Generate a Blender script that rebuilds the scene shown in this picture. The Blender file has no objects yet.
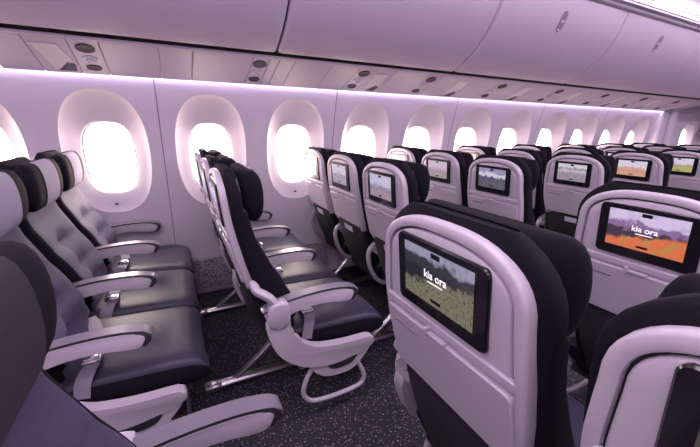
import bpy, bmesh, math, random
from mathutils import Vector, Matrix
random.seed(4)
C = bpy.context.scene.collection
SC = bpy.context.scene

# ------------------------------------------------------------------ materials
def mat(name, col, rough=.5, metal=0, emis=None, estr=0, sheen=0, bump=0, bscale=200, var=0, vscale=6, coat=0, spec=.5):
    m = bpy.data.materials.new(name); m.use_nodes = True
    nt = m.node_tree; b = nt.nodes['Principled BSDF']
    b.inputs['Base Color'].default_value = (*col, 1)
    b.inputs['Roughness'].default_value = rough
    b.inputs['Metallic'].default_value = metal
    b.inputs['Specular IOR Level'].default_value = spec
    if sheen:
        b.inputs['Sheen Weight'].default_value = sheen; b.inputs['Sheen Roughness'].default_value = .4
        b.inputs['Sheen Tint'].default_value = (.85, .75, .95, 1)
    if coat: b.inputs['Coat Weight'].default_value = coat
    if emis: b.inputs['Emission Color'].default_value = (*emis, 1); b.inputs['Emission Strength'].default_value = estr
    tc = nt.nodes.new('ShaderNodeTexCoord')
    if var:
        n = nt.nodes.new('ShaderNodeTexNoise'); n.inputs['Scale'].default_value = vscale; n.inputs['Detail'].default_value = 4
        r = nt.nodes.new('ShaderNodeMapRange'); r.inputs['To Min'].default_value = 1-var; r.inputs['To Max'].default_value = 1+var
        mx = nt.nodes.new('ShaderNodeVectorMath'); mx.operation = 'SCALE'; mx.inputs[0].default_value = col
        nt.links.new(tc.outputs['Object'], n.inputs['Vector']); nt.links.new(n.outputs['Fac'], r.inputs['Value'])
        nt.links.new(r.outputs['Result'], mx.inputs['Scale']); nt.links.new(mx.outputs['Vector'], b.inputs['Base Color'])
    if bump:
        n = nt.nodes.new('ShaderNodeTexNoise'); n.inputs['Scale'].default_value = bscale; n.inputs['Detail'].default_value = 3
        bp = nt.nodes.new('ShaderNodeBump'); bp.inputs['Strength'].default_value = bump; bp.inputs['Distance'].default_value = .002
        nt.links.new(tc.outputs['Object'], n.inputs['Vector']); nt.links.new(n.outputs['Fac'], bp.inputs['Height'])
        nt.links.new(bp.outputs['Normal'], b.inputs['Normal'])
    return m

M = {}
M['wall'] = mat('sidewall_plastic', (.66, .60, .69), .45, var=.03, bump=.1, bscale=400)
M['bin'] = mat('bin_plastic', (.76, .66, .80), .38, var=.03)
M['psu'] = mat('service_panel_plastic', (.66, .58, .71), .5)
M['ceil'] = mat('ceiling_plastic', (.82, .78, .84), .5)
M['shell'] = mat('seat_shell_plastic', (.50, .445, .525), .36, bump=.08, bscale=500)
M['tray'] = mat('tray_plastic', (.51, .455, .535), .4, bump=.12, bscale=500)
M['groove'] = mat('dark_gap', (.02, .02, .025), .7)
M['fab_dark'] = mat('black_upholstery', (.0055, .0048, .0095), .85, spec=.18, sheen=.012, bump=.5, bscale=500, var=.2, vscale=40)
M['fab_grey'] = mat('charcoal_upholstery', (.064, .058, .108), .72, spec=.3, sheen=.2, bump=.5, bscale=450, var=.15, vscale=60)
M['cushion'] = mat('seat_cushion_leather', (.034, .032, .060), .44, spec=.4, sheen=.08, bump=.3, bscale=350, var=.12, vscale=30)
M['cover'] = mat('headrest_cover_fabric', (.30, .27, .37), .8, sheen=.12, bump=.4, bscale=500)
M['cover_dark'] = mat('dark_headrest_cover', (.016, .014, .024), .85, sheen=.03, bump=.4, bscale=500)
M['arm'] = mat('armrest_plastic', (.47, .42, .495), .4)
M['pad'] = mat('armrest_pad', (.19, .17, .215), .28)
M['padside'] = mat('armrest_trim_black', (.03, .028, .035), .4)
M['metal'] = mat('satin_aluminium', (.55, .52, .58), .3, metal=1)
M['chrome'] = mat('chrome', (.8, .78, .82), .12, metal=1)
M['frame'] = mat('painted_seat_frame', (.30, .27, .32), .4, metal=.5)
M['black'] = mat('screen_bezel_black', (.006, .005, .008), .25, coat=.3)
M['strap'] = mat('belt_webbing', (.24, .21, .28), .5, sheen=.3, bump=.6, bscale=300)
M['pocket'] = mat('literature_pocket_mesh', (.010, .009, .013), .85, bump=.5, bscale=600)
M['paper'] = mat('card_paper', (.62, .58, .66), .6)
M['vent'] = mat('dark_oval_plastic', (.07, .06, .085), .6, spec=.3)
M['seam'] = mat('panel_seam', (.22, .19, .24), .6)
M['latch'] = mat('latch_recess', (.34, .28, .36), .4)
M['backing'] = mat('dark_backing', (.04, .035, .045), .8)
M['led'] = mat('light_diffuser', (.9, .85, .95), .5, emis=(.93, .80, 1.0), estr=1.6)
M['text'] = mat('screen_lettering', (.9, .9, .9), .5, emis=(1, .97, 1), estr=.7)

def carpet_mat():
    m = bpy.data.materials.new('speckled_carpet'); m.use_nodes = True
    nt = m.node_tree; b = nt.nodes['Principled BSDF']; L = nt.links.new
    tc = nt.nodes.new('ShaderNodeTexCoord')
    mp = nt.nodes.new('ShaderNodeMapping'); mp.inputs['Scale'].default_value = (1, 1, .01)
    L(tc.outputs['Object'], mp.inputs['Vector'])
    v = nt.nodes.new('ShaderNodeTexVoronoi'); v.inputs['Scale'].default_value = 95; v.voronoi_dimensions = '2D'
    w = nt.nodes.new('ShaderNodeTexNoise'); w.inputs['Scale'].default_value = 60
    ad = nt.nodes.new('ShaderNodeVectorMath'); ad.operation = 'SCALE'; ad.inputs['Scale'].default_value = .012
    ad2 = nt.nodes.new('ShaderNodeVectorMath'); ad2.operation = 'ADD'
    L(mp.outputs['Vector'], w.inputs['Vector']); L(w.outputs['Color'], ad.inputs[0])
    L(mp.outputs['Vector'], ad2.inputs[0]); L(ad.outputs['Vector'], ad2.inputs[1]); L(ad2.outputs['Vector'], v.inputs['Vector'])
    lt = nt.nodes.new('ShaderNodeMath'); lt.operation = 'LESS_THAN'; lt.inputs[1].default_value = .26
    L(v.outputs['Distance'], lt.inputs[0])
    sp = nt.nodes.new('ShaderNodeSeparateColor'); L(v.outputs['Color'], sp.inputs['Color'])
    g2 = nt.nodes.new('ShaderNodeMath'); g2.operation = 'GREATER_THAN'; g2.inputs[1].default_value = .62
    L(sp.outputs['Red'], g2.inputs[0])
    mu = nt.nodes.new('ShaderNodeMath'); mu.operation = 'MULTIPLY'; L(lt.outputs[0], mu.inputs[0]); L(g2.outputs[0], mu.inputs[1])
    br = nt.nodes.new('ShaderNodeMath'); br.operation = 'MULTIPLY'; L(mu.outputs[0], br.inputs[0]); L(sp.outputs['Green'], br.inputs[1])
    mix = nt.nodes.new('ShaderNodeMix'); mix.data_type = 'RGBA'
    mix.inputs['A'].default_value = (.014, .013, .021, 1); mix.inputs['B'].default_value = (.34, .30, .38, 1)
    L(br.outputs[0], mix.inputs['Factor']); L(mix.outputs['Result'], b.inputs['Base Color'])
    n = nt.nodes.new('ShaderNodeTexNoise'); n.inputs['Scale'].default_value = 350
    bp = nt.nodes.new('ShaderNodeBump'); bp.inputs['Strength'].default_value = .6; bp.inputs['Distance'].default_value = .004
    L(tc.outputs['Object'], n.inputs['Vector']); L(n.outputs['Fac'], bp.inputs['Height']); L(bp.outputs['Normal'], b.inputs['Normal'])
    b.inputs['Roughness'].default_value = .9
    return m
M['carpet'] = carpet_mat()

def grille_mat():
    m = bpy.data.materials.new('pierced_grille'); m.use_nodes = True
    nt = m.node_tree; b = nt.nodes['Principled BSDF']; L = nt.links.new
    tc = nt.nodes.new('ShaderNodeTexCoord')
    v = nt.nodes.new('ShaderNodeTexVoronoi'); v.inputs['Scale'].default_value = 105
    L(tc.outputs['Object'], v.inputs['Vector'])
    lt = nt.nodes.new('ShaderNodeMath'); lt.operation = 'LESS_THAN'; lt.inputs[1].default_value = .42
    L(v.outputs['Distance'], lt.inputs[0])
    mix = nt.nodes.new('ShaderNodeMix'); mix.data_type = 'RGBA'
    mix.inputs['A'].default_value = (.42, .37, .45, 1); mix.inputs['B'].default_value = (.06, .027, .035, 1)
    L(lt.outputs[0], mix.inputs['Factor']); L(mix.outputs['Result'], b.inputs['Base Color'])
    return m
M['grille'] = grille_mat()

def glass_mat():
    m = bpy.data.materials.new('window_glass'); m.use_nodes = True
    nt = m.node_tree; nt.nodes.clear(); L = nt.links.new
    o = nt.nodes.new('ShaderNodeOutputMaterial'); t = nt.nodes.new('ShaderNodeBsdfTransparent')
    g = nt.nodes.new('ShaderNodeBsdfGlossy'); g.inputs['Roughness'].default_value = .02
    mx = nt.nodes.new('ShaderNodeMixShader'); mx.inputs[0].default_value = .05
    t.inputs['Color'].default_value = (1, .97, .97, 1)
    L(t.outputs[0], mx.inputs[1]); L(g.outputs[0], mx.inputs[2]); L(mx.outputs[0], o.inputs[0])
    return m
M['glass'] = glass_mat()

def display_mat(name, sky, far, mid, near, near2, h1=.62, h2=.42, scale=9, strength=.9, seed=0, slope=0.0, fine=1.0):
    """a landscape picture shown by a lit display; object coordinates: y across, z up (display local)"""
    m = bpy.data.materials.new(name); m.use_nodes = True
    nt = m.node_tree; b = nt.nodes['Principled BSDF']; L = nt.links.new
    tc = nt.nodes.new('ShaderNodeTexCoord'); sx = nt.nodes.new('ShaderNodeSeparateXYZ'); L(tc.outputs['Generated'], sx.inputs[0])
    def math_(op, a, b_=None, c=None):
        n = nt.nodes.new('ShaderNodeMath'); n.operation = op
        for i, v in enumerate((a, b_, c)):
            if v is None: continue
            if isinstance(v, (int, float)): n.inputs[i].default_value = v
            else: L(v, n.inputs[i])
        return n.outputs[0]
    def noise(sc, det, off):
        mp = nt.nodes.new('ShaderNodeMapping'); mp.inputs['Location'].default_value = (0, seed*3.1+off, off*1.7); mp.inputs['Scale'].default_value = (0, 1.7, 1)
        n = nt.nodes.new('ShaderNodeTexNoise'); n.inputs['Scale'].default_value = sc; n.inputs['Detail'].default_value = det
        L(tc.outputs['Generated'], mp.inputs['Vector']); L(mp.outputs['Vector'], n.inputs['Vector']); return n.outputs['Fac']
    def mixc(f, a, b_):
        n = nt.nodes.new('ShaderNodeMix'); n.data_type = 'RGBA'; L(f, n.inputs['Factor'])
        for key, v in (('A', a), ('B', b_)):
            if isinstance(v, tuple): n.inputs[key].default_value = (*v, 1)
            else: L(v, n.inputs[key])
        return n.outputs['Result']
    y, z = sx.outputs['Y'], sx.outputs['Z']
    n1, n2, n3, n4 = noise(3, 6, 0), noise(5, 8, 4), noise(scale, 9, 9), noise(scale*2.2*fine, 8, 2)
    zz1 = math_('ADD', z, math_('MULTIPLY', math_('SUBTRACT', n1, .5), -.55))
    zz2 = math_('ADD', z, math_('MULTIPLY', math_('SUBTRACT', n2, .5), -.5))
    zz3 = math_('ADD', math_('ADD', z, math_('MULTIPLY', math_('SUBTRACT', y, .5), slope)), math_('MULTIPLY', math_('SUBTRACT', n3, .5), -.4))
    def step(v, h, k=13):
        n = nt.nodes.new('ShaderNodeClamp'); L(math_('MULTIPLY', math_('SUBTRACT', h, v), k), n.inputs['Value']); return n.outputs[0]
    skyc = mixc(step(n3, .5, 6), sky, tuple(min(1, c*.72+.02) for c in sky))
    c1 = mixc(step(zz1, h1), skyc, far)
    c2 = mixc(step(zz2, h1*.5+h2*.5), c1, mid)
    nearc = mixc(step(n4, .5, 5), near, near2)
    c3 = mixc(step(zz3, h2), c2, nearc)
    b.inputs['Base Color'].default_value = (.01, .01, .01, 1); b.inputs['Roughness'].default_value = .15
    L(c3, b.inputs['Emission Color']); b.inputs['Emission Strength'].default_value = strength
    return m

# ------------------------------------------------------------------ mesh helpers
def finish(bm, name, mats, sharp=40, smooth=True):
    bmesh.ops.remove_doubles(bm, verts=bm.verts, dist=1e-5)
    bmesh.ops.recalc_face_normals(bm, faces=bm.faces)
    me = bpy.data.meshes.new(name); bm.to_mesh(me); bm.free()
    for m in (mats if isinstance(mats, (list, tuple)) else [mats]): me.materials.append(m)
    if smooth:
        me.polygons.foreach_set('use_smooth', [True]*len(me.polygons))
        me.set_sharp_from_angle(angle=math.radians(sharp))
    me.update(); return me
def link(name, me, parent=None, loc=None):
    o = bpy.data.objects.new(name, me); C.objects.link(o)
    if parent is not None: o.parent = parent
    if loc is not None: o.location = loc
    return o
def tag(o, label=None, cat=None, group=None, kind=None):
    for k, v in (('label', label), ('category', cat), ('group', group), ('kind', kind)):
        if v: o[k] = v
    return o
def empty(name, loc, label, cat, group=None):
    o = bpy.data.objects.new(name, None); C.objects.link(o); o.location = loc; o.empty_display_size = .1
    return tag(o, label, cat, group)
def structure(name, me, label=None, cat=None, loc=None):
    o = link(name, me, None, loc); return tag(o, label, cat, None, 'structure')

def box(bm, x0, x1, y0, y1, z0, z1, r=0, seg=2):
    g = bmesh.ops.create_cube(bm, size=1)
    vs = g['verts']
    for v in vs: v.co = Vector((x0+(v.co.x+.5)*(x1-x0), y0+(v.co.y+.5)*(y1-y0), z0+(v.co.z+.5)*(z1-z0)))
    if r:
        es = list({e for v in vs for e in v.link_edges})
        bmesh.ops.bevel(bm, geom=es, offset=r, segments=seg, affect='EDGES', profile=.5)
def loft(bm, rings, cap0=True, cap1=True, closed=True):
    R = [[bm.verts.new(p) for p in r] for r in rings]; n = len(rings[0])
    for a, b in zip(R, R[1:]):
        for i in range(n if closed else n-1):
            j = (i+1) % n; bm.faces.new((a[i], a[j], b[j], b[i]))
    if cap0: bm.faces.new(R[0][::-1])
    if cap1: bm.faces.new(R[-1])
    return R
def spline(pts, n=6):
    P = [Vector(p) for p in pts]; P = [P[0]*2-P[1]]+P+[P[-1]*2-P[-2]]; out = []
    for i in range(1, len(P)-2):
        for k in range(n):
            t = k/n; a, b, c, d = P[i-1:i+3]
            out.append(.5*((2*b)+(c-a)*t+(2*a-5*b+4*c-d)*t*t+(3*b-a-3*c+d)*t**3))
    out.append(P[-2]); return out
def tube(bm, pts, r, n=10, smooth=5, flat=1, closed=False):
    P = spline(pts, smooth) if smooth else [Vector(p) for p in pts]
    if closed: P = spline(list(pts)+[pts[0]], smooth)[:-1]
    rings = []; side = Vector((0, 1, 0))
    for i, p in enumerate(P):
        if closed: t = P[(i+1) % len(P)]-P[i-1]
        else: t = P[min(i+1, len(P)-1)]-P[max(i-1, 0)]
        t.normalize()
        if abs(t.dot(side)) > .9: side = Vector((0, 0, 1)) if abs(t.z) < .9 else Vector((1, 0, 0))
        u = (side-t*side.dot(t)).normalized(); w = t.cross(u)
        rings.append([p+(u*math.cos(a)*r*flat+w*math.sin(a)*r) for a in [2*math.pi*k/n for k in range(n)]])
        side = u
    if closed: rings.append(rings[0]); loft(bm, rings, False, False)
    else: loft(bm, rings)
def prism(bm, pts, y0, y1, bevel=0, seg=2):
    """polygon in (x,z) extruded along y"""
    a = [bm.verts.new((x, y0, z)) for x, z in pts]; b = [bm.verts.new((x, y1, z)) for x, z in pts]; n = len(pts)
    fs = [bm.faces.new(a), bm.faces.new(b[::-1])]
    for i in range(n): fs.append(bm.faces.new((a[i], b[i], b[(i+1) % n], a[(i+1) % n])))
    if bevel:
        es = list({e for f in fs[:2] for e in f.edges})
        bmesh.ops.bevel(bm, geom=es, offset=bevel, segments=seg, affect='EDGES', profile=.5)
def smooth2d(pts, n=4, closed=True):
    P = [Vector((p[0], p[1], 0)) for p in pts]
    Q = spline(P+[P[0]], n)[:-1] if closed else spline(P, n)
    if closed:
        m = len(P); Q = []
        for i in range(m):
            a, b, c, d = P[i-1], P[i], P[(i+1) % m], P[(i+2) % m]
            for k in range(n):
                t = k/n; Q.append(.5*((2*b)+(c-a)*t+(2*a-5*b+4*c-d)*t*t+(3*b-a-3*c+d)*t**3))
    return [(q.x, q.y) for q in Q]
def lerp_tab(tab, z):
    tab = sorted(tab)
    if z <= tab[0][0]: return tab[0][1]
    for (a, va), (b, vb) in zip(tab, tab[1:]):
        if z <= b:
            t = (z-a)/(b-a); return va+(vb-va)*t
    return tab[-1][1]

# ------------------------------------------------------------------ seat geometry (x forward, y to the wall, z up)
BACK = [(.28, .17), (.42, .145), (.55, .10), (.67, .066), (.79, .030), (.93, .004), (1.07, -.010), (1.16, -.006)]
def cz(z):
    return (lerp_tab(BACK, z-.03)+lerp_tab(BACK, z)+lerp_tab(BACK, z+.03))/3
HW = [(.60, .180), (.70, .197), (.80, .208), (.90, .209), (1.00, .201), (1.05, .190)]
def arch(off=0, zb=.665):
    """open arch of the back shell, from the bottom on the +y side over the top to the -y side; inset by off"""
    pts = []
    for z in [zb+(1.00-zb)*k/12 for k in range(13)]: pts.append((lerp_tab(HW, z), z))
    w0, z0, zt, = .201, 1.00, 1.125
    for k in range(1, 13):
        a = math.pi/2*k/12; e = 2/2.6
        pts.append((w0*max(0, math.cos(a))**e, z0+(zt-z0)*math.sin(a)**e))
    pts[-1] = (0, zt)
    full = pts+[(-y, z) for y, z in pts[-2::-1]]
    if not off: return full
    out = []; n = len(full)
    for i, (y, z) in enumerate(full):
        a = full[max(i-1, 0)]; b = full[min(i+1, n-1)]
        ty, tz = b[0]-a[0], b[1]-a[1]; l = math.hypot(ty, tz)
        ny, nz = -tz/l, ty/l     # left of travel = inward
        out.append((y+ny*off, z+nz*off if 0 < i < n-1 else z))
    return out
def S(y, z, d=0): return Vector((cz(z)-d, y, z))
def m_shell():
    bm = bmesh.new()
    prof = [(.0, -.026), (.0, -.016), (.0005, -.002), (.002, .003), (.006, .0055), (.020, .006), (.0235, .004), (.0245, -.006), (.0285, -.006), (.0295, .001), (.034, .004), (.055, .003)]
    rings = [[S(y, z, d) for y, z in arch(o)] for o, d in prof]
    R = loft(bm, rings, False, False, closed=False)
    last = R[-1]; n = len(last)
    for i in range(n//2):
        a, b, c, d = last[i], last[i+1], last[n-2-i], last[n-1-i]
        if b is c: bm.faces.new((a, b, d))
        else: bm.faces.new((a, b, c, d))
    bm.faces.ensure_lookup_table(); na = len(arch())-1
    for k in range(7*na, 8*na): bm.faces[k].material_index = 1
    return finish(bm, 'seat_shell', [M['shell'], M['groove']], 50)
FRONT = [(.28, .27), (.44, .265), (.52, .255), (.60, .24), (.66, .215), (.72, .18), (.80, .135), (.88, .095), (.96, .075), (1.06, .068), (1.12, .062), (1.158, .05)]
def m_backrest():
    bm = bmesh.new(); rings = []; N = 72
    zs = [.33+(1.06-.33)*k/44 for k in range(45)]+[1.085, 1.107, 1.126, 1.139, 1.135]
    for z in zs:
        x0 = cz(z)+.012; x1 = lerp_tab(FRONT, z)
        hw = .226 if z > .55 else .205+.021*(z-.33)/.22
        top = max(0, (z-1.0)/.147)
        hw *= (1-top**2.8*.48); 
        cx = (x0+x1)/2; hx = (x1-x0)/2*(1-max(0, (z-1.11)/.036)**2*.55)
        ring = []
        for k in range(N):
            a = 2*math.pi*k/N; c, s = math.cos(a), math.sin(a); e = 2/4.0
            px = abs(c)**e*math.copysign(1, c); py = abs(s)**e*math.copysign(1, s)
            y = hw*py; x = cx+hx*px
            if px > .3 and .5 < z < .98:     # tufting of the front
                yy = y/hw
                bol = .028*abs(yy)**2.5
                cell = math.sin((z-.545)/.105*math.pi)
                t = -.028*(1-abs(cell))**1.3*(1-yy*yy)*(1 if z < .80 else .15)-.022*math.exp(-(y/.022)**2)*(1 if z < .8 else 0)
                x += (bol+t)*px
            ring.append(Vector((x, y, z)))
        rings.append(ring)
    loft(bm, rings)
    bm.normal_update()
    me = finish(bm, 'backrest', [M['fab_dark'], M['fab_grey']], 60)
    for p in me.polygons:
        c = p.center
        if abs(p.normal.x) > .5 and abs(c.y) < .200 and c.z < 1.10 and c.x > (cz(c.z)+.012+lerp_tab(FRONT, c.z))/2: p.material_index = 1
    return me
def head_ring(z, grow=0, hw=.205, zc=1.045, zh=.098):
    t = (z-zc)/zh; k = max(0, 1-abs(t)**3.2)**.5
    return k
def m_headrest():
    bm = bmesh.new(); rings = []; N = 36
    for i in range(13):
        t = -1+2*i/12; z = 1.034+.098*math.sin(t*math.pi/2)
        k = max(.2, math.cos(t*math.pi/2)**.55)
        ring = []
        for j in range(N):
            a = 2*math.pi*j/N; c, s = math.cos(a), math.sin(a)
            py = abs(s)**.62*math.copysign(1, s); px = abs(c)**.75*math.copysign(1, c)
            y = .208*py*(.72+.28*k); wing = .022*abs(py)**3*k
            ring.append(Vector((.100+px*.050*k+wing, y, z)))
        rings.append(ring)
    loft(bm, rings)
    return finish(bm, 'headrest', M['fab_dark'], 60)
def m_cover(mk='cover'):
    bm = bmesh.new(); rows = []
    for i in range(12):
        t = -1+2*i/11; z = 1.034+.099*math.sin(t*math.pi/2*.97); k = max(.2, math.cos(t*math.pi/2*.97)**.55)
        row = []
        for j in range(11):
            y = -.100+.20*j/10
            py = y/(.208*(.72+.28*k)); s = min(1, abs(py))**(1/.62); c = math.sqrt(max(0, 1-s*s))
            x = .100+c**.75*.050*k+.022*abs(py)**3*k+.003
            row.append(Vector((x, y, z)))
        rows.append(row)
    loft(bm, rows, False, False, closed=False)
    me = bmesh.ops.solidify(bm, geom=bm.faces[:], thickness=.004)
    return finish(bm, 'headrest_cover', M[mk], 60)
def m_cushion():
    bm = bmesh.new(); rings = []; N = 32
    st = [(.17, .02, .40), (.18, .055, .40), (.22, .072, .402), (.35, .072, .395), (.48, .072, .39), (.58, .072, .385), (.63, .070, .380), (.665, .060, .374), (.685, .042, .368), (.692, .02, .362)]
    for x, h, zc in st:
        r = []
        hw = .238 if x < .66 else .238-.25*(x-.66)
        for k in range(N):
            a = 2*math.pi*k/N; c, s = math.cos(a), math.sin(a); e = .42
            y = hw*abs(c)**e*math.copysign(1, c); z = zc+h*abs(s)**.5*math.copysign(1, s)
            if s > 0: z += .004-.012*math.cos(min(1, abs(y)/hw)*math.pi/2)
            r.append(Vector((x, y, z)))
        rings.append(r)
    loft(bm, rings)
    me = finish(bm, 'seat_cushion', [M['fab_dark'], M['cushion']], 70)
    for p in me.polygons:
        if p.normal.z > .25: p.material_index = 1
    return me
def m_pan():
    bm = bmesh.new(); box(bm, .20, .62, -.225, .225, .285, .325, .012)
    return finish(bm, 'seat_pan', M['padside'])
def curved_slab(bm, y0, y1, z0, z1, d0, d1, r, ny=4, nz=6, nc=5):
    """rounded rectangle lying on the reclined back, between depths d0 (back) and d1 (face)"""
    def outline(ins):
        rr = max(r-ins, .001); pts = []
        for (cy, czz, a0) in ((y1-r, z1-r, 0), (y0+r, z1-r, 90), (y0+r, z0+r, 180), (y1-r, z0+r, 270)):
            for k in range(nc+1):
                a = math.radians(a0+90*k/nc); pts.append((cy+rr*math.cos(a), czz+rr*math.sin(a)))
        return pts
    rings = [[S(y, z, d0) for y, z in outline(0)], [S(y, z, d1-.003) for y, z in outline(0)], [S(y, z, d1) for y, z in outline(.003)]]
    R = loft(bm, rings, True, False); bm.faces.new(R[-1])
def m_screen():
    bm = bmesh.new(); curved_slab(bm, -.131, .131, .911, 1.078, .0, .011, .016)
    return finish(bm, 'seatback_screen', M['black'], 30)
def m_display(mt):
    bm = bmesh.new()
    vs = [bm.verts.new(S(y, z, .0128)) for y, z in ((-.101, .944), (.101, .944), (.101, 1.063), (-.101, 1.063))]
    vt = [bm.verts.new(S(y, z, .0118)) for y, z in ((-.101, .944), (.101, .944), (.101, 1.063), (-.101, 1.063))]
    bm.faces.new(vs)
    for i in range(4): bm.faces.new((vs[i], vs[(i+1) % 4], vt[(i+1) % 4], vt[i]))
    return finish(bm, 'display', mt, smooth=False)
def m_text():
    cu = bpy.data.curves.new('t', 'FONT'); cu.body = 'kia ora'; cu.size = .0245; cu.align_x = 'CENTER'; cu.extrude = .0003; cu.offset = .0002
    o = bpy.data.objects.new('t', cu); C.objects.link(o); bpy.context.view_layer.update()
    me = bpy.data.meshes.new_from_object(o.evaluated_get(bpy.context.evaluated_depsgraph_get()))
    bpy.data.objects.remove(o)
    bm = bmesh.new(); bm.from_mesh(me)
    for (x0, x1, y0, y1) in ((-.022, .022, -.009, -.0065),): box(bm, x0, x1, y0, y1, 0, .0005)
    for v in bm.verts: v.co = S(-v.co.x, 1.003+v.co.y, .0132+v.co.z)
    m2 = finish(bm, 'screen_lettering', M['text'], smooth=False); return m2
def m_icon(k):
    bm = bmesh.new()
    for (y0, y1, z0, z1) in (((-.013, .013, 1.050, 1.061), (-.016, .014, .952, .959))[k],):
        pts = [(y0, z0), (y1, z0), (y1, z1), (y0, z1)]
        a = [bm.verts.new(S(y, z, .0132)) for y, z in pts]; b = [bm.verts.new(S(y, z, .0124)) for y, z in pts]
        bm.faces.new(a)
        for i in range(4): bm.faces.new((a[i], a[(i+1) % 4], b[(i+1) % 4], b[i]))
    return finish(bm, 'screen_icon', M['black'], smooth=False)
def m_tray():
    bm = bmesh.new(); curved_slab(bm, -.188, .188, .690, .868, .0, .016, .014)
    return finish(bm, 'tray_table', M['tray'], 30)
def m_trayledge():
    bm = bmesh.new(); curved_slab(bm, -.190, .190, .876, .898, .0, .010, .006)
    return finish(bm, 'tray_surround', M['tray'], 30)
def m_latch():
    bm = bmesh.new(); curved_slab(bm, -.030, .030, .862, .874, .004, .021, .005)
    curved_slab(bm, .022, .032, .858, .884, .004, .024, .004)
    return finish(bm, 'tray_latch', M['arm'], 30)
def m_trayslot():
    bm = bmesh.new(); curved_slab(bm, .07, .155, .829, .838, .010, .0172, .004)
    return finish(bm, 'coat_hook_slot', M['seam'], 30)
def m_pocket():
    bm = bmesh.new(); rows = []
    for i in range(12):
        t = i/11; z = .69-.36*t; hw = .178-.06*t**3; bul = .035*math.sin(math.pi*min(1, t*1.05))**.7
        rows.append([Vector((cz(z)-bul*(1-(abs(-1+2*j/10))**3)-.002, hw*(-1+2*j/10), z)) for j in range(11)])
    rows2 = [[v+Vector((.03, 0, 0)) for v in r] for r in rows]
    rings = [a+b[::-1] for a, b in zip(rows, rows2)]
    loft(bm, rings)
    return finish(bm, 'literature_pocket', M['pocket'], 60)
def m_card():
    bm = bmesh.new()
    pts = [(-.09, .635), (.02, .635), (.02, .672), (-.09, .672)]
    a = [bm.verts.new(S(y, z, .030)) for y, z in pts]; b = [bm.verts.new(S(y, z, .027)) for y, z in pts]
    bm.faces.new(a); bm.faces.new(b[::-1])
    for i in range(4): bm.faces.new((a[i], a[(i+1) % 4], b[(i+1) % 4], b[i]))
    return finish(bm, 'literature_card', M['paper'], smooth=False)
ARM_BODY = [(.13, .597), (.20, .613), (.27, .623), (.36, .628), (.44, .625), (.490, .612), (.502, .594), (.488, .570), (.468, .560), (.40, .572), (.33, .577), (.26, .570), (.20, .553), (.15, .530), (.12, .535), (.115, .565)]
ARM_PAD = [(.10, .588), (.13, .606), (.20, .622), (.27, .632), (.36, .637), (.44, .634), (.50, .622), (.520, .612), (.524, .600), (.515, .580), (.500, .562), (.488, .566), (.496, .588), (.486, .607), (.44, .618), (.36, .621), (.27, .616), (.20, .606), (.12, .588)]
def m_armbody():
    bm = bmesh.new(); prism(bm, smooth2d(ARM_BODY, 2), -.0272, .0272, .004)
    return finish(bm, 'armrest', M['arm'], 35)
def m_armpad():
    bm = bmesh.new(); prism(bm, smooth2d(ARM_PAD, 2), -.026, .026, .005, 3)
    me = finish(bm, 'arm_pad', [M['pad'], M['padside']], 35)
    for p in me.polygons:
        if p.normal.z < .1 and not (p.center.x > .3 and p.normal.x > .5 and p.center.z > .59): p.material_index = 1
    return me
def m_armpad_wide():
    bm = bmesh.new(); prism(bm, smooth2d(ARM_PAD, 2), -.030, .030, .007, 3)
    me = finish(bm, 'arm_pad', [M['pad'], M['padside']], 35)
    for p in me.polygons:
        if p.normal.z < .1 and not (p.center.x > .3 and p.normal.x > .5 and p.center.z > .59): p.material_index = 1
    return me
def m_button():
    bm = bmesh.new()
    for s in (-1, 1):
        n = 16
        rs = [[Vector((.475+r*math.cos(2*math.pi*k/n), s*y, .581+r*math.sin(2*math.pi*k/n))) for k in range(n)] for r, y in ((.009, .010), (.009, .0195), (.007, .021))]
        loft(bm, rs)
    return finish(bm, 'recline_button', M['metal'], 35)
def m_bracket():
    bm = bmesh.new()
    tube(bm, [(.14, 0, .585), (.095, 0, .575), (.075, 0, .53), (.085, 0, .46), (.115, 0, .39), (.17, 0, .33), (.24, 0, .305)], .015, 10, 5, 1.1)
    box(bm, .105, .165, -.020, .020, .545, .600, .010)
    return finish(bm, 'armrest_bracket', M['arm'], 45)
CSH = [(.118, .545), (.117, .479), (.150, .395), (.210, .332), (.288, .290), (.40, .272), (.520, .290), (.585, .306), (.604, .325), (.600, .350), (.580, .361), (.50, .362), (.442, .364), (.37, .372), (.303, .390), (.239, .438), (.209, .494), (.198, .550)]
def m_panel(s):
    bm = bmesh.new(); prism(bm, smooth2d(CSH, 3), -.022, .022, .008, 3)
    # pivot block on top and the bracket running up to the backrest
    prism(bm, smooth2d([(.118, .530), (.118, .590), (.136, .622), (.165, .626), (.198, .620), (.204, .575), (.200, .530), (.16, .518)], 2), -.030, .030, .009, 3)
    tube(bm, [(.160, 0, .600), (.135, -s*.004, .640), (.11, -s*.015, .660), (.088, -s*.035, .672), (.085, -s*.07, .69)], .018, 10, 5, 1.2)
    # lower loop, solid; a dark plate gives the shade of its opening
    prism(bm, smooth2d([(.290, .300), (.315, .252), (.350, .216), (.430, .205), (.505, .214), (.540, .250), (.585, .315), (.43, .330)], 3), -.016, .016, .005, 2)
    return finish(bm, 'side_panel', M['arm'], 40)
def m_bail():
    bm = bmesh.new()
    tube(bm, [(.315, 0, .285), (.275, 0, .220), (.258, 0, .150), (.290, 0, .098), (.360, 0, .082), (.460, 0, .082), (.545, 0, .095), (.565, 0, .14), (.535, 0, .215), (.520, 0, .25)], .011, 10, 6)
    return finish(bm, 'baggage_bar', M['arm'], 50)
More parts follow.
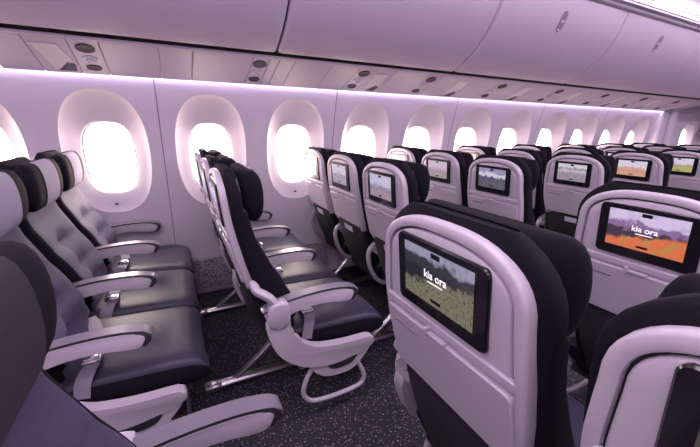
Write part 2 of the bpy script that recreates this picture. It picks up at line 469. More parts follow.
def m_opening_shade():  # dark plate laid over the solid loop, its colour standing for a shaded opening
    bm = bmesh.new(); prism(bm, smooth2d([(.365, .284), (.44, .280), (.515, .287), (.490, .248), (.43, .240), (.388, .246)], 3), -.0185, .0185, .002)
    return finish(bm, 'opening_shade_plate', M['padside'], 40)
def m_strap(s):
    bm = bmesh.new()
    P = spline([(.25, .205, .474), (.28, .13, .476), (.305, .02, .474), (.318, -.08, .476), (.322, -.16, .480), (.315, -.212, .482), (.30, -.236, .455), (.29, -.240, .40)], 5)
    if s > 0: P = spline([(.30, -.02, .479), (.36, .02, .478), (.40, .06, .474)], 5)
    rings = []
    for i, p in enumerate(P):
        t = (P[min(i+1, len(P)-1)]-P[max(i-1, 0)]).normalized(); n = Vector((0, -t.z, t.y)).normalized()
        if n.z < 0 or abs(n.z) < .2: n = Vector((0, -1, 0)) if abs(t.z) > .8 else -n
        w = t.cross(n).normalized()*.023
        rings.append([p-w, p+w, p+w+n*.003, p-w+n*.003])
    loft(bm, rings)
    return finish(bm, 'seat_belt', M['strap'], 40)
def m_buckle(s):
    bm = bmesh.new(); box(bm, .290, .348, -.185, -.120, .484, .500, .006)
    box(bm, .297, .341, -.180, -.150, .497, .507, .004)
    return finish(bm, 'buckle', M['chrome'], 35)

MESH = {}
def mesh(key, fn, *a):
    if key not in MESH: MESH[key] = fn(*a)
    return MESH[key]

DISP = {}
def seat(x, y, label, disp, arms=(), panel=0, group=None, recline=0, text=False):
    root = empty('airline_seat', (x, y, 0), label, 'seat', group)
    P = lambda n, key, fn, *a, par=root: link(n, mesh(key, fn, *a), par)
    P('seat_pan', 'pan', m_pan); P('seat_cushion', 'cush', m_cushion)
    P('backrest', 'back', m_backrest)
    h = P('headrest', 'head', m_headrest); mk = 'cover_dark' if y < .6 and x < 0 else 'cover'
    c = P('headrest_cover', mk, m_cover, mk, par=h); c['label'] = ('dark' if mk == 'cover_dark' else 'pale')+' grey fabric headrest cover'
    P('seat_shell', 'shell', m_shell)
    s = P('seatback_screen', 'screen', m_screen)
    d = link('display', mesh('disp_'+disp, m_display, DISP[disp]), s)
    P('clock_box', 'icon0', m_icon, 0, par=s); P('play_button', 'icon1', m_icon, 1, par=s)
    if text: P('screen_lettering', 'text', m_text, par=s)
    P('tray_surround', 'ledge', m_trayledge)
    t = P('tray_table', 'tray', m_tray); P('tray_latch', 'latch', m_latch, par=t); P('tray_slot', 'slot', m_trayslot, par=t)
    p = P('literature_pocket', 'pocket', m_pocket)
    if y > .6: P('literature_card', 'card', m_card, par=p)
    for s_ in (-1,):
        b = P('seat_belt', f'belt{s_}', m_strap, s_)
        if s_ == -1: P('buckle', f'buckle{s_}', m_buckle, s_, par=b)
    for a in arms:
        ar = P('armrest', 'armb', m_armbody); ar.location = (0, a*(.234 if a > 0 and not panel and y > 2.3 else .25), 0)
        P('arm_pad', 'armp', m_armpad, par=ar); P('recline_button', 'btn', m_button, par=ar)
        if a != panel:
            P('armrest_bracket', 'brk', m_bracket, par=ar)
    if panel:
        q = P('side_panel', f'panel{panel}', m_panel, panel); q.location = (0, panel*.272, 0)
        P('opening_shade_plate', 'recess', m_opening_shade, par=q)
        P('baggage_bar', 'bail', m_bail, par=q)
    return root

def m_beam(w):
    bm = bmesh.new()
    for x in (.27, .50): tube(bm, [(x, 0, .268), (x, w, .268)], .020, 12, 0)
    return finish(bm, 'cross_beam', M['frame'], 50)
def m_leg():
    bm = bmesh.new()
    tube(bm, [(.50, 0, .255), (.515, 0, .15), (.52, 0, .05)], .016, 10, 0, 1.3)
    return finish(bm, 'front_leg', M['metal'], 50)
def m_rear():
    bm = bmesh.new()
    tube(bm, [(.27, 0, .262), (.16, 0, .150), (.02, 0, .045)], .014, 10, 5, 1.3)
    return finish(bm, 'rear_strut', M['metal'], 50)
def m_foot():
    bm = bmesh.new(); tube(bm, [(.53, 0, .040), (.25, 0, .034), (.0, 0, .032), (-.10, 0, .026)], .017, 10, 4, 1.5)
    box(bm, .48, .56, -.032, .032, .008, .055, .01)
    box(bm, -.13, -.05, -.030, .030, .008, .045, .01)
    return finish(bm, 'foot_rail', M['metal'], 50)
def seat_frame(x, y0, w, legs, label, group='metal frames under the seat rows'):
    r = empty('seat_frame', (x, y0, 0), label, 'seat frame', group)
    link('cross_beam', mesh('beam%.2f' % w, m_beam, w), r)
    for l in legs:
        for n, k, f in (('front_leg', 'leg', m_leg), ('rear_strut', 'rear', m_rear), ('foot_rail', 'foot', m_foot)):
            o = link(n, mesh(k, f), r); o.location = (0, l, 0)
    return r
def m_frontpost():
    bm = bmesh.new(); tube(bm, [(.60, 0, .285), (.60, 0, .02)], .009, 10, 0); box(bm, .585, .615, -.02, .02, .0, .02, .004)
    box(bm, .49, .61, -.012, .012, .255, .285, .004)
    return finish(bm, 'front_post', M['metal'], 50)

# ------------------------------------------------------------------ displays
LAV = (.72, .66, .95)
DISP['forest'] = display_mat('picture_forest', (.66, .62, .88), (.07, .07, .10), (.035, .035, .045), (.38, .36, .24), (.04, .037, .04), .86, .50, 9, .46, 1, .35)
DISP['autumn'] = display_mat('picture_autumn_hills', (.80, .64, .95), (.30, .18, .38), (.07, .045, .08), (.85, .20, .08), (.42, .36, .08), .74, .40, 4, .8, 2, .30, .5)
DISP['lake'] = display_mat('picture_lake', (.72, .66, .88), (.46, .40, .58), (.30, .25, .40), (.50, .34, .42), (.28, .22, .32), .55, .38, 5, .75, 3)
DISP['mist'] = display_mat('picture_mist', (.80, .72, .92), (.55, .48, .66), (.40, .34, .50), (.45, .40, .50), (.62, .55, .70), .6, .4, 8, .75, 4)
DISP['snow'] = display_mat('picture_snowy_range', (.45, .38, .62), (.85, .80, 1.0), (.14, .12, .22), (.12, .11, .15), (.35, .33, .38), .80, .42, 8, .7, 5)
DISP['pinkhill'] = display_mat('picture_pink_hills', (.85, .68, .86), (.70, .50, .66), (.55, .38, .50), (.50, .40, .45), (.65, .50, .58), .6, .4, 9, .7, 6)
DISP['frost'] = display_mat('picture_frosted_trees', (.80, .72, .85), (.40, .33, .40), (.62, .55, .62), (.30, .24, .30), (.85, .80, .85), .85, .55, 12, .8, 7)
DISP['desert'] = display_mat('picture_orange_cliffs', (.80, .72, .92), (.80, .42, .30), (.62, .36, .30), (.78, .40, .24), (.55, .42, .30), .62, .30, 7, .85, 8)
DISP['field'] = display_mat('picture_green_field', (.84, .74, .92), (.60, .50, .55), (.42, .42, .25), (.50, .50, .16), (.68, .42, .32), .62, .45, 5, .8, 9)
DISP['night'] = display_mat('picture_gold_leaves', (.10, .10, .15), (.05, .05, .07), (.08, .07, .05), (.80, .60, .10), (.06, .05, .04), .85, .40, 10, .7, 10)

# ------------------------------------------------------------------ seats
XL, XC, P_ = -.654, -.345, .80
YC = .487
YL = (1.50, 2.00, 2.50)
rows_disp = {0: ('lake',)*3, 1: ('lake', 'mist', 'mist'), 2: ('lake', 'mist', 'mist'), 3: ('snow', 'pinkhill', 'mist'), 4: ('frost', 'lake', 'mist'), 5: ('desert', 'field', 'mist'), 6: ('field', 'desert', 'mist'), 7: ('field', 'mist', 'mist'), 8: ('field', 'mist', 'mist')}
rowname = {0: 'nearest row by the window wall, facing right', 1: 'second row by the window wall, seen from its side', 2: 'third row by the window wall', 3: 'fourth row by the window wall', 4: 'fifth row by the window wall', 5: 'sixth row by the window wall', 6: 'seventh row by the window wall', 7: 'eighth row by the window wall', 8: 'farthest row by the window wall'}
LBL = {
 (0, 0): 'charcoal aisle seat of the nearest left row, pale panel on its side',
 (0, 1): 'charcoal airline seat with pale headrest cover, middle of the nearest left row',
 (0, 2): 'charcoal airline seat touching the wall below the nearest full window',
 (1, 0): 'airline seat seen side-on with black padded back and pale C-shaped side panel',
 (1, 1): 'middle seat of the side-on row, its shell just behind the black-backed aisle seat',
 (1, 2): 'window seat of the side-on row, its top glowing against the second full window',
 (2, 0): 'seat with a misty lake on its screen, directly behind the big forest-screen seat',
 (2, 1): 'narrow-looking screen seat, middle of the three pale backs beside the third window',
 (2, 2): 'pale screen seat nearest the wall, leftmost of three shells beside the third window',
 (3, 0): 'seat with dark snowy mountains on its screen, above the big forest-screen seat',
 (3, 1): 'seat with a pinkish picture on its screen, left of the snowy-mountain screen',
 (3, 2): 'small pale seat top beside the wall, poking up behind the misty-lake seat',
 (4, 0): 'seat whose screen shows frosted white trees, right of the snowy-mountain seat',
 (4, 1): 'middle seat back half hidden behind the snowy-mountain seat',
 (4, 2): 'window seat top half hidden behind the pinkish-screen seat',
 (5, 0): 'seat whose screen shows orange cliffs, right of the frosted-tree screen',
 (5, 1): 'seat top just behind the frosted-tree seat, middle place of its row',
 (5, 2): 'window-side seat top showing left of and beyond the frosted-tree seat',
 (6, 0): 'seat with a green field picture on its screen, at the right edge of the photo',
 (6, 1): 'seat top peeking over the orange-cliff seat, middle place of its row',
 (6, 2): 'window-side seat top peeking between the frosted-tree and orange-cliff seats'}
for r in range(0, 9):
    for s in range(3):
        lab = LBL.get((r, s), f"distant seat top, {('aisle', 'middle', 'window')[s]} place of the {rowname[r].split(' by')[0]}")
        arms = (-1, 1) if s == 2 else (-1,)
        seat(XL+P_*r, YL[s], lab, rows_disp[r][s], arms, -1 if s == 0 else 0, 'seats of the window-side rows')
    fr = seat_frame(XL+P_*r, 1.26, 1.48, (.34, 1.13), f"pale metal legs and beams under the {('nearest', 'second, side-on', 'third', 'fourth', 'fifth', 'sixth', 'seventh', 'eighth', 'farthest')[r]} window-side seat row")
    if r == 0: link('front_post', mesh('fpost', m_frontpost), fr).location = (0, .06, 0)
cl = {(0, 0): 'black seat back filling the lower left corner with a grey armrest in front',
      (1, 0): 'large seat back with a forest scene and kia ora lettering on its screen',
      (1, 1): 'seat back cut off by the lower right corner, showing a tall black screen edge',
      (2, 0): 'seat back with an orange autumn hill scene and kia ora lettering on its screen'}
cd = {(0, 0): 'lake', (1, 0): 'forest', (1, 1): 'night', (2, 0): 'autumn', (2, 1): 'night'}
for (r, s), lab in cl.items():
    seat(XC+P_*r, YC-.5*s, lab, cd[(r, s)], (1, -1) if s == 0 else (-1,), 1 if s == 0 else 0, 'seats of the centre block', text=(r > 0 and s == 0))
for r in range(3):
    w = .98 if r == 1 else .48
    seat_frame(XC+P_*r, .745-w, w, ((.16,) if r != 1 else (.16, .72)), f"metal legs under the {('nearest', 'second', 'third')[r]} centre-block seats")

# ------------------------------------------------------------------ cabin
X0, X1 = -2.6, 9.0
bm = bmesh.new(); box(bm, X0, X1, -2.9, 2.9, -.05, 0)
structure('floor', finish(bm, 'floor', M['carpet'], smooth=False))

WX = lambda n: -.374+.633*(n-1)
PROFILE = [(0, 2.755), (.30, 2.775), (.70, 2.770), (.90, 2.757), (1.10, 2.735), (1.30, 2.700), (1.45, 2.665), (1.60, 2.625)]
def yw(z): return lerp_tab(PROFILE, z)
ZB, ZT = .62, 1.60
def wall_panel(xa, xb, wins):
    bm = bmesh.new()
    def plain(x0, x1, z0, z1, nz):
        rows = [[Vector((x0, yw(z), z)), Vector((x1, yw(z), z))] for z in [z0+(z1-z0)*k/nz for k in range(nz+1)]]
        loft(bm, rows, False, False, closed=False)
    plain(xa, xb, 0, ZB, 6)
    for (cx, c0, c1) in wins:
        N = 72; rings = []
        zc, zo = 1.070, 1.10
        def oval(hw, hh, zc, e, a):
            c, s = math.cos(a), math.sin(a)
            return cx+hw*abs(c)**(2/e)*math.copysign(1, c), zc+hh*abs(s)**(2/e)*math.copysign(1, s)
        angs = [2*math.pi*k/N for k in range(N)]
        spec = [(.146, .230, 1.072, 3.0, .105, None), (.150, .235, 1.072, 3.0, .078, None), (.156, .250, 1.075, 2.9, .072, None), (.190, .31, 1.085, 2.7, .050, None), (.224, .372, 1.098, 2.5, .017, None), (.233, .387, 1.10, 2.5, .005, None), (.237, .391, 1.10, 2.5, 0, None)]
        for hw, hh, z0, e, dep, _ in spec:
            ring = []
            for a in angs:
                x, z = oval(hw, hh, z0, e, a)
                base = yw(1.1)*min(1, dep/.07)+yw(z)*(1-min(1, dep/.07))
                ring.append(Vector((x, base+dep, z)))
            rings.append(ring)
        outer = [(v.x, v.z) for v in rings[-1]]
        for t in (.35, .7, 1.0):
            ring = []
            for (x, z) in outer:
                dx, dz = x-cx, z-1.10
                k = 1e9
                if dx > 1e-6: k = min(k, (c1-cx)/dx)
                if dx < -1e-6: k = min(k, (c0-cx)/dx)
                if dz > 1e-6: k = min(k, (ZT-1.10)/dz)
                if dz < -1e-6: k = min(k, (ZB-1.10)/dz)
                xx, zz = x+(k-1)*dx*t, z+(k-1)*dz*t
                ring.append((xx, zz))
            if t == 1.0:   # pull the nearest ones onto the corners
                for (qx, qz) in ((c0, ZB), (c1, ZB), (c0, ZT), (c1, ZT)):
                    i = min(range(N), key=lambda i: (ring[i][0]-qx)**2+(ring[i][1]-qz)**2); ring[i] = (qx, qz)
            rings.append([Vector((xx, yw(zz), zz)) for xx, zz in ring])
        loft(bm, rings, False, False)
    return finish(bm, 'wall_left', M['wall'], 28)
bounds = []
NW = 11
x_first = WX(-1)-.3165
panels = []
n = -2
while n <= NW:
    xa = WX(n)-.3165; pair = [n, n+1] if n+1 <= NW else [n]
    panels.append((xa, pair)); n += 2 if (n % 2 == 0) else 2
# seams fall between windows 1|2, 3|4, ...
for xa, pair in panels:
    xb = WX(pair[-1])+.3165
    wins = [(WX(k), (WX(k)-.3165)+(.003 if k == pair[0] else 0), WX(k)+.3165-(.003 if k == pair[-1] else 0)) for k in pair]
    structure('wall_left', wall_panel(xa+.003, xb-.003, wins))
    bm = bmesh.new()
    rows = [[Vector((xb-.035, yw(z)+.006, z)), Vector((xb+.035, yw(z)+.006, z))] for z in [ZT*k/14 for k in range(15)]]
    rows2 = [[v+Vector((0, .01, 0)) for v in r] for r in rows]
    loft(bm, [a+b[::-1] for a, b in zip(rows, rows2)])
    structure('trim_%d' % pair[-1], finish(bm, 'trim', M['seam'], smooth=False))
XE = WX(NW)+.3165
bm = bmesh.new(); box(bm, X0, X1, 2.66, 2.70, 1.59, 1.84)
structure('trim_19', finish(bm, 'trim', M['wall'], smooth=False))
XS = WX(-2)-.3165
# windows: frame and pane
k_id = 0
for n in range(-2, NW+1):
    k_id += 1
    w = bpy.data.objects.new('window_%d' % k_id, None); C.objects.link(w); w.location = (WX(n), 2.80, 1.072); tag(w, kind='structure')
    def wf():
        bm = bmesh.new(); N = 48
        def ov(hw, hh, y): return [Vector((hw*abs(math.cos(a))**(2/3)*math.copysign(1, math.cos(a)), y, hh*abs(math.sin(a))**(2/3)*math.copysign(1, math.sin(a)))) for a in [2*math.pi*k/N for k in range(N)]]
        loft(bm, [ov(.152, .238, .055), ov(.152, .238, .035), ov(.140, .228, .030), ov(.140, .228, .055), ov(.152, .238, .055)], False, False)
        return finish(bm, 'window_frame', M['wall'], 40)
    def wg():
        bm = bmesh.new(); N = 48
        def ov(hw, hh, y): return [Vector((hw*abs(math.cos(a))**(2/3)*math.copysign(1, math.cos(a)), y, hh*abs(math.sin(a))**(2/3)*math.copysign(1, math.sin(a)))) for a in [2*math.pi*k/N for k in range(N)]]
        loft(bm, [ov(.147, .233, .050), ov(.147, .233, .042)])
        return finish(bm, 'window_pane', M['glass'], 40)
    def wb():
        bm = bmesh.new(); r = [[Vector((.010*math.cos(a)*q, y, .007*math.sin(a)*q)) for a in [2*math.pi*k/14 for k in range(14)]] for q, y in ((1, 0), (1, -.008), (.6, -.010), (.5, -.006))]
        loft(bm, r); return finish(bm, 'dimmer_button', M['vent'], 40)
    link('window_frame', mesh('wf', wf), w); link('window_pane', mesh('wg', wg), w)
    if n % 1 == 0:
        o = link('dimmer_button', mesh('wb', wb), w); o.location = (-.005, yw(.765)+.012-2.80, .765-1.072)

# dado grilles beside the floor
def m_grille():
    bm = bmesh.new(); box(bm, 0, .37, -.022, 0, .015, .315, .012)
    return finish(bm, 'grille_surround', M['arm'], 40)
def m_mesh():
    bm = bmesh.new(); box(bm, .022, .348, -.027, -.01, .045, .295, .01)
    return finish(bm, 'grille_mesh', M['grille'], 40)
gl = {0: 'low pierced air grille on the wall behind the nearest row', 1: 'low pierced air grille on the wall between the nearest and second rows', 2: 'low pierced air grille on the wall between the second and third rows'}
for i in range(0, 4):
    x = .02+.80*(i-1)
    g = empty('air_grille', (x, 2.752, 0), gl.get(i, 'low pierced air grille on the wall between the third and fourth rows'), 'vent', 'air grilles along the floor')
    link('grille_surround', mesh('gs', m_grille), g); link('grille_mesh', mesh('gm', m_mesh), g)

# outer skin closes the gap above the wall and behind the service panels
bm = bmesh.new()
box(bm, X0, X1, 2.20, 2.95, 1.78, 1.84)
structure('trim_20', finish(bm, 'trim', M['backing'], smooth=False))

# ---- cove light strip along the top of the wall
bm = bmesh.new(); box(bm, XS, XE+.2, 2.604, 2.622, 1.594, 1.602)
o = link('light_strip', finish(bm, 'light_strip', M['led'], smooth=False)); tag(o, 'long glowing lilac light strip along the top of the window wall', 'light strip')

# ---- service panels under the bins
def psu_z(y): return 1.565+(2.60-y)*.35
def m_psu(w):
    bm = bmesh.new()
    ys = [2.600, 2.594, 2.5, 2.4, 2.3, 2.262, 2.256]
    g = .0004
    rows = []
    for y in ys:
        z = psu_z(y)+(.006 if y in (2.600, 2.256) else 0)
        rows.append([Vector((g, y, z+.006)), Vector((g+.0035, y, z)), Vector((w-g-.0035, y, z)), Vector((w-g, y, z+.006)), Vector((w-g, y, z+.03)), Vector((g, y, z+.03))])
    loft(bm, rows)
    return finish(bm, 'service_panel', M['psu'], 30)
def oval_disc(bm, cx, cy, rx, ry, dz0, dz1, n=24):
    rs = []
    for q, dz in ((1, dz0), (1, dz1), (.9, dz1-.001), (.72, dz1+.003)):
        rs.append([Vector((cx+rx*q*math.cos(a), cy+ry*q*math.sin(a), psu_z(cy+ry*q*math.sin(a))+dz)) for a in [2*math.pi*k/n for k in range(n)]])
    loft(bm, rs)
def m_speaker():
    bm = bmesh.new(); oval_disc(bm, .065, 2.325, .042, .038, .004, -.005); return finish(bm, 'reading_light', M['vent'], 40)
def m_gasper():
    bm = bmesh.new(); oval_disc(bm, .065, 2.425, .036, .030, .004, -.006); oval_disc(bm, .065, 2.425, .016, .016, .0, -.014); return finish(bm, 'air_nozzle', M['ceil'], 40)
def m_spk2():
    bm = bmesh.new(); oval_disc(bm, .065, 2.515, .036, .028, .004, -.005); return finish(bm, 'call_button', M['vent'], 40)
def m_lightpatch(w):
    bm = bmesh.new(); vs = []
    pts = [(.02, 2.31), (w-.045, 2.31), (w-.02, 2.46), (w-.065, 2.55), (.055, 2.55)]
    a = [bm.verts.new((x, y, psu_z(y)-.004)) for x, y in pts]; b = [bm.verts.new((x, y, psu_z(y)+.004)) for x, y in pts]
    bm.faces.new(a); bm.faces.new(b[::-1])
    for i in range(5): bm.faces.new((a[i], a[(i+1) % 5], b[(i+1) % 5], b[i]))
    return finish(bm, 'sign_lens', M['ceil'], 30)
def m_wedge(w):
    bm = bmesh.new(); pts = [(w-.015, 2.50), (w-.022, 2.56), (w-.10, 2.56), (w-.045, 2.47)]
    a = [bm.verts.new((x, y, psu_z(y)-.0055)) for x, y in pts]; b = [bm.verts.new((x, y, psu_z(y)+.004)) for x, y in pts]
    bm.faces.new(a); bm.faces.new(b[::-1])
    for i in range(4): bm.faces.new((a[i], a[(i+1) % 4], b[(i+1) % 4], b[i]))
    return finish(bm, 'sign_shade', M['vent'], 30)
# widths of the run: blank, sign, reader, blank, narrow, blank
x = -.405-.17-.26-.17-.13-.17
segs = []
run = [('s', .17), ('r', .13), ('b', .17), ('b', .26), ('s', .17)]  # filler behind the camera's left edge
seq = [('b', .17)]
xs = -.575-.18
lst = [('b', .18), ('s', .17), ('r', .13), ('b', .265), ('n', .17), ('b', .33), ('r', .10), ('n', .06), ('n', .10), ('b', .26), ('b', .20), ('r', .13), ('s', .17)]
u = xs
for k, w in lst: segs.append((k, u, w)); u += w
i = 0; cyc = [('b', .30), ('r', .13), ('b', .20), ('s', .17)]
while u < XE+.2:
    k, w = cyc[i % 4]; i += 1
    segs.append((k, u, w)); u += w
names = {'b': 'plain panel', 'n': 'narrow plain panel', 's': 'panel with pale sign lens', 'r': 'panel with dark oval lights'}
ORD = ('first','second','third','fourth','fifth','sixth','seventh','eighth','ninth','tenth','eleventh','twelfth','thirteenth','fourteenth','fifteenth','sixteenth','seventeenth','eighteenth','nineteenth','twentieth','twenty-first','twenty-second','twenty-third','twenty-fourth','twenty-fifth','twenty-sixth','twenty-seventh','twenty-eighth','twenty-ninth','thirtieth','thirty-first','thirty-second','thirty-third','thirty-fourth','thirty-fifth','thirty-sixth','thirty-seventh','thirty-eighth','thirty-ninth','fortieth')
for idx, (k, u, w) in enumerate(segs):
    nearest = min(range(-2, 13), key=lambda n: abs(WX(n)-(u+w/2)))
    o = empty('service_panel', (u, 0, 0), f"{names[k]} under the bins, {ORD[idx]} from the left along the run", 'overhead panel', 'service panels under the overhead bins')
    link('panel_body', mesh('psu%.3f' % w, m_psu, w), o)
    if k == 'r':
        if w < .12:
            pass
        a = link('reading_light', mesh('rl', m_speaker), o); b = link('air_nozzle', mesh('an', m_gasper), o); c = link('call_button', mesh('cb', m_spk2), o)
        for q in (a, b, c): q.location = (w/2-.065, 0, 0)
    if k == 's':
        link('sign_lens', mesh('sl%.2f' % w, m_lightpatch, w), o); link('sign_shade', mesh('sw%.2f' % w, m_wedge, w), o)
# rear filler panels left of the frame
bm = bmesh.new()
box(bm, XS, xs-.002, 2.256, 2.600, 1.66, 1.69)
structure('trim_21', finish(bm, 'trim', M['psu'], smooth=False))
# rail between panels and bins
bm = bmesh.new(); box(bm, XS, X1, 2.226, 2.254, 1.684, 1.698, .003)
structure('trim_22', finish(bm, 'trim', M['psu'], 40))
bm = bmesh.new(); box(bm, XS, X1, 2.236, 2.262, 1.699, 1.745)
structure('trim_23', finish(bm, 'trim', M['groove'], smooth=False))

# ---- overhead bins
BINP = [(2.200, 1.722), (2.192, 1.706), (2.178, 1.702), (2.160, 1.708), (2.10, 1.738), (2.02, 1.787), (1.94, 1.852), (1.87, 1.928), (1.82, 2.005), (1.785, 2.09), (1.765, 2.16), (1.762, 2.185), (1.772, 2.198), (1.80, 2.20)]
def m_bin(w, gap):
    bm = bmesh.new(); rows = []
    back = [(2.215, 2.20)]
    sec = smooth2d([(a, b) for a, b in BINP], 3, closed=False)
    for x, ins in ((gap, .020), (gap+.004, .008), (gap+.014, .001), (gap+.03, 0), (w-.03-gap, 0), (w-.014-gap, .001), (w-.004-gap, .008), (w-gap, .020)):
        r = []
        for i, (y, z) in enumerate(sec):
            a = sec[max(0, i-1)]; b = sec[min(len(sec)-1, i+1)]
            ty, tz = b[0]-a[0], b[1]-a[1]; l = math.hypot(ty, tz)
            ny, nz = tz/l, -ty/l
            r.append(Vector((x, y+ny*ins, z+nz*ins)))
        r += [Vector((x, y, z)) for y, z in back]
        rows.append(r)
    loft(bm, rows)
    return finish(bm, 'bin_door', M['bin'], 40)
def bin_pt(t):
    sec = smooth2d([(a, b) for a, b in BINP], 8, closed=False); i = int(t*(len(sec)-2)); a, b = sec[i], sec[i+1]
    ty, tz = b[0]-a[0], b[1]-a[1]; l = math.hypot(ty, tz); return a, (ty/l, tz/l), (-tz/l, ty/l)
def m_latchplate():
    bm = bmesh.new()
    sec = smooth2d([(a, b) for a, b in BINP], 8, closed=False)
    idx = [i for i, (y, z) in enumerate(sec) if 1.975 < z < 2.10 and y < 2.0]
    # elongated rounded recess plate running up the door
    L = len(idx); rowsA = []
    for j in range(0, L):
        y, z = sec[idx[j]]; t = 2*j/(L-1)-1; hw = .030*max(.05, (1-abs(t)**3))**.5
        a = sec[idx[j]-1]; b = sec[idx[j]+1]; ty, tz = b[0]-a[0], b[1]-a[1]; l = math.hypot(ty, tz); ny, nz = -tz/l, ty/l
        rowsA.append([Vector((-hw, y-.003*abs(ny)*1.0, z+nz*-.0)), Vector((hw, y-.003, z)), Vector((hw, y+.012, z)), Vector((-hw, y+.012, z))])
    loft(bm, rowsA)
    return finish(bm, 'latch_plate', M['latch'], 40)
def m_latchknob():
    bm = bmesh.new(); 
    box(bm, -.018, .018, 1.798, 1.835, 2.030, 2.075, .008)
    box(bm, -.014, .014, 1.822, 1.850, 1.985, 2.012, .006)
    for v in bm.verts: pass
    return finish(bm, 'latch_handle', M['ceil'], 40)
W = 1.36
bl = ['overhead bin at the upper left, its right end at the wide dark gap', 'overhead bin right of the wide dark gap, upper middle', 'overhead bin with a clear oval latch near the upper right', 'overhead bin with a small oval latch at the right edge of the photo', 'overhead bin beyond the right edge latch, small sliver in view', 'farthest overhead bin by the end of the cabin']
bx = .61-2*W
for k in range(7):
    x = bx+k*W
    lab = 'overhead bin above and behind the nearest row, left of the photo' if k == 0 else bl[min(k-1, 5)]
    b = empty('overhead_bin', (x, 0, .006), lab, 'overhead bin', 'overhead bins above the windows')
    link('bin_door', mesh('bin', m_bin, W, .005 if True else .002), b)
    p = link('latch_plate', mesh('lp', m_latchplate), b); p.location = (W/2-.05, 0, 0)
    q = link('latch_handle', mesh('lh', m_latchknob), p)
XB = bx+7*W
bm = bmesh.new(); box(bm, XS, X1, 2.216, 2.25, 1.745, 2.22)
structure('trim_24', finish(bm, 'trim', M['groove'], smooth=False))
# dark backing visible in the seams between doors
bm = bmesh.new()
sec = [(y+.03, z+.012) for y, z in BINP]
a = [[Vector((x, y, z)) for y, z in sec]+[Vector((x, 2.215, 2.19))] for x in (XS, X1)]
loft(bm, a); structure('trim_25', finish(bm, 'trim', M['groove'], 40))
# ---- rails above the bins and ceiling
bm = bmesh.new()
box(bm, XS, X1, 1.735, 1.80, 2.206, 2.224, .004)
box(bm, XS, X1, 1.66, 1.73, 2.245, 2.262, .005)
structure('trim_26', finish(bm, 'trim', M['ceil'], 40))
bm = bmesh.new(); box(bm, XS, X1, 1.70, 1.80, 2.228, 2.243)
structure('trim_27', finish(bm, 'trim', M['psu'], 40))
bm = bmesh.new()
for s in (1, -1):
    pts = [(1.80, 2.20), (1.72, 2.262), (1.64, 2.275), (1.54, 2.30), (1.40, 2.34), (1.15, 2.39), (.8, 2.42), (.4, 2.435), (0, 2.44)]
    rows = [[Vector((X0, s*y, z)), Vector((X1, s*y, z))] for y, z in pts]; loft(bm, rows, False, False, closed=False)
structure('ceiling', finish(bm, 'ceiling', M['ceil'], 60))
def m_slot():
    bm = bmesh.new(); box(bm, 0, .42, 1.612, 1.640, 2.264, 2.295, .004)
    return finish(bm, 'ceiling_slot', M['vent'], 40)
for k in range(9):
    o = link('ceiling_slot', mesh('slot', m_slot)); o.location = (1.9+k*.47, 0, 0)
    tag(o, f"thin dark slot in the ceiling edge above the bins, {('first', 'second', 'third', 'fourth', 'fifth', 'sixth', 'seventh', 'eighth', 'ninth')[k]} from the left", 'air slot', 'air slots above the bins')

# ---- end of the window wall: door surround with a last window
def rnd(bm, x0, x1, y0, y1, z0, z1, r): box(bm, x0, x1, y0, y1, z0, z1, r, 3)
bm = bmesh.new(); rnd(bm, XE+.01, XE+.20, 2.60, 2.95, 0, 1.80, .03)
structure('trim_28', finish(bm, 'trim', M['wall'], 40))
bm = bmesh.new(); rnd(bm, XE+.22, XE+.42, 2.57, 2.95, 0, 1.80, .05)
structure('trim_29', finish(bm, 'trim', M['wall'], 40))
bm = bmesh.new()
xd = 7.62; rows = []; N = 48
def ovr(hw, hh, y):
    return [Vector((xd+hw*abs(math.cos(a))**(2/3)*math.copysign(1, math.cos(a)), y, 1.13+hh*abs(math.sin(a))**(2/3)*math.copysign(1, math.sin(a)))) for a in [2*math.pi*k/N+math.pi/4 for k in range(N)]]
def sq(y, x0, x1, z0, z1):
    out = []
    for v in ovr(1, 1, y):
        dx, dz = v.x-xd, v.z-1.13; k = min(((x1-xd)/dx) if dx > 1e-6 else 1e9, ((x0-xd)/dx) if dx < -1e-6 else 1e9, ((z1-1.13)/dz) if dz > 1e-6 else 1e9, ((z0-1.13)/dz) if dz < -1e-6 else 1e9)
        out.append(Vector((xd+dx*k, y, 1.13+dz*k)))
    return out
loft(bm, [ovr(.15, .20, 2.88), ovr(.155, .205, 2.83), ovr(.22, .28, 2.76), sq(2.74, XE+.5, X1, 0, 1.80)], False, False)
structure('door_1', finish(bm, 'door', M['wall'], 35))
bm = bmesh.new(); loft(bm, [ovr(.16, .21, 2.875), ovr(.16, .21, 2.867)])
structure('window_20', finish(bm, 'window', M['glass'], 40))
bm = bmesh.new(); rnd(bm, 7.95, 8.9, 2.55, 2.73, 1.30, 1.56, .04)
structure('trim_30', finish(bm, 'trim', M['wall'], 40))
bm = bmesh.new(); rnd(bm, 7.9, 8.95, 2.52, 2.73, 1.265, 1.29, .008)
structure('trim_31', finish(bm, 'trim', M['seam'], 40))

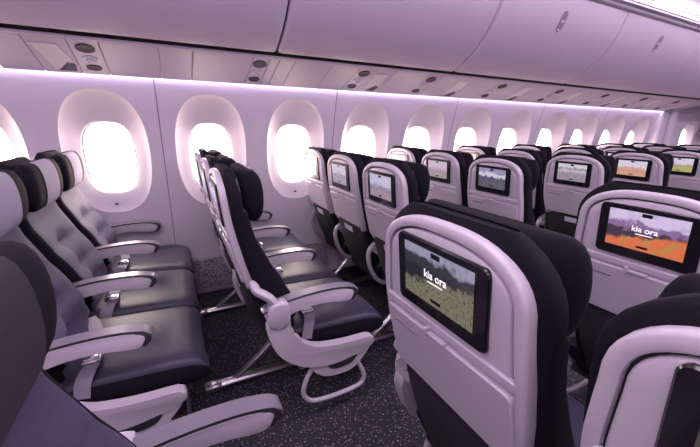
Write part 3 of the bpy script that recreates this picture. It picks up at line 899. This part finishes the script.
# ---- the remaining shell of the cabin, out of the frame
bm = bmesh.new(); box(bm, X0, X1, -2.85, -2.76, 0, 2.3)
structure('wall_right', finish(bm, 'wall_right', M['wall'], smooth=False))
bm = bmesh.new(); box(bm, X0-.05, X0, -2.9, 2.9, 0, 2.5)
structure('wall_rear', finish(bm, 'wall_rear', M['wall'], smooth=False))
bm = bmesh.new(); box(bm, X1, X1+.05, -2.9, 2.9, 0, 2.5)
structure('wall_front', finish(bm, 'wall_front', M['wall'], smooth=False))
bm = bmesh.new()
box(bm, X0, X1, -2.9, -1.78, 2.19, 2.25)
structure('trim_32', finish(bm, 'trim', M['ceil'], smooth=False))
bm = bmesh.new(); box(bm, X0, XS-.0, 2.60, 2.9, 0, 1.8)
structure('trim_33', finish(bm, 'trim', M['wall'], smooth=False))

# ------------------------------------------------------------------ light
W_ = bpy.data.worlds.new('sky'); SC.world = W_; W_.use_nodes = True
bg = W_.node_tree.nodes['Background']; bg.inputs['Strength'].default_value = 1
_n, _l = W_.node_tree.nodes, W_.node_tree.links.new
_tc = _n.new('ShaderNodeTexCoord'); _sx = _n.new('ShaderNodeSeparateXYZ'); _l(_tc.outputs['Generated'], _sx.inputs[0])
_mr = _n.new('ShaderNodeMapRange'); _mr.inputs['From Min'].default_value = -.35; _mr.inputs['From Max'].default_value = .35; _l(_sx.outputs['Z'], _mr.inputs['Value'])
_mx = _n.new('ShaderNodeMix'); _mx.data_type = 'RGBA'; _l(_mr.outputs['Result'], _mx.inputs['Factor'])
_mx.inputs['A'].default_value = (8, 6.4, 5.6, 1); _mx.inputs['B'].default_value = (27, 23.5, 21.5, 1)
_l(_mx.outputs['Result'], bg.inputs['Color'])
def area(name, loc, rot, sx, sy, power, col, spread=180):
    l = bpy.data.lights.new(name, 'AREA'); l.shape = 'RECTANGLE'; l.size = sx; l.size_y = sy; l.energy = power; l.color = col; l.spread = math.radians(spread)
    o = bpy.data.objects.new(name, l); C.objects.link(o); o.location = loc; o.rotation_euler = rot; return o
for n in range(-1, NW+1):
    a = area('window_portal', (WX(n), 2.90, 1.072), (math.radians(-90), 0, 0), .34, .54, 1, (1, 1, 1))
    a.data.cycles.is_portal = True
LIL = (.86, .72, 1.0)
area('ceiling_wash', (3.0, .55, 2.40), (0, 0, 0), 11, .5, 118, (1.0, .82, 1.0))
area('ceiling_wash_right', (3.0, -.9, 2.36), (0, 0, 0), 11, .5, 108, (1.0, .82, 1.0))
area('bin_top_wash', (3.2, 1.66, 2.235), (math.radians(180+20), 0, 0), 11, .06, 22, (.95, .85, 1.0))
area('cove_wash', (2.2, 2.610, 1.586), (math.radians(14), 0, 0), 8.4, .03, 10, (.90, .76, 1.0))

# ------------------------------------------------------------------ camera
yaw, pit, rol = map(math.radians, (63.074, 15.743, .885))
fw = Vector((math.cos(yaw)*math.cos(pit), math.sin(yaw)*math.cos(pit), -math.sin(pit)))
r = Vector((math.sin(yaw), -math.cos(yaw), 0)); up = r.cross(fw)
r2 = r*math.cos(rol)+up*math.sin(rol); u2 = -r*math.sin(rol)+up*math.cos(rol)
cam = bpy.data.cameras.new('camera'); cam.sensor_width = 36; cam.lens = 36*345.5/700; cam.clip_start = .02; cam.clip_end = 100
co = bpy.data.objects.new('camera', cam); C.objects.link(co)
mt = Matrix((r2, u2, -fw)).transposed().to_4x4(); mt.translation = Vector((0, 0, 1.30)); co.matrix_world = mt
SC.camera = co
SC.view_settings.view_transform = 'Standard'; SC.view_settings.look = 'None'; SC.view_settings.exposure = 0; SC.view_settings.gamma = 1
SC.cycles.use_denoising = True
SC.cycles.max_bounces = 8; SC.cycles.sample_clamp_indirect = 6
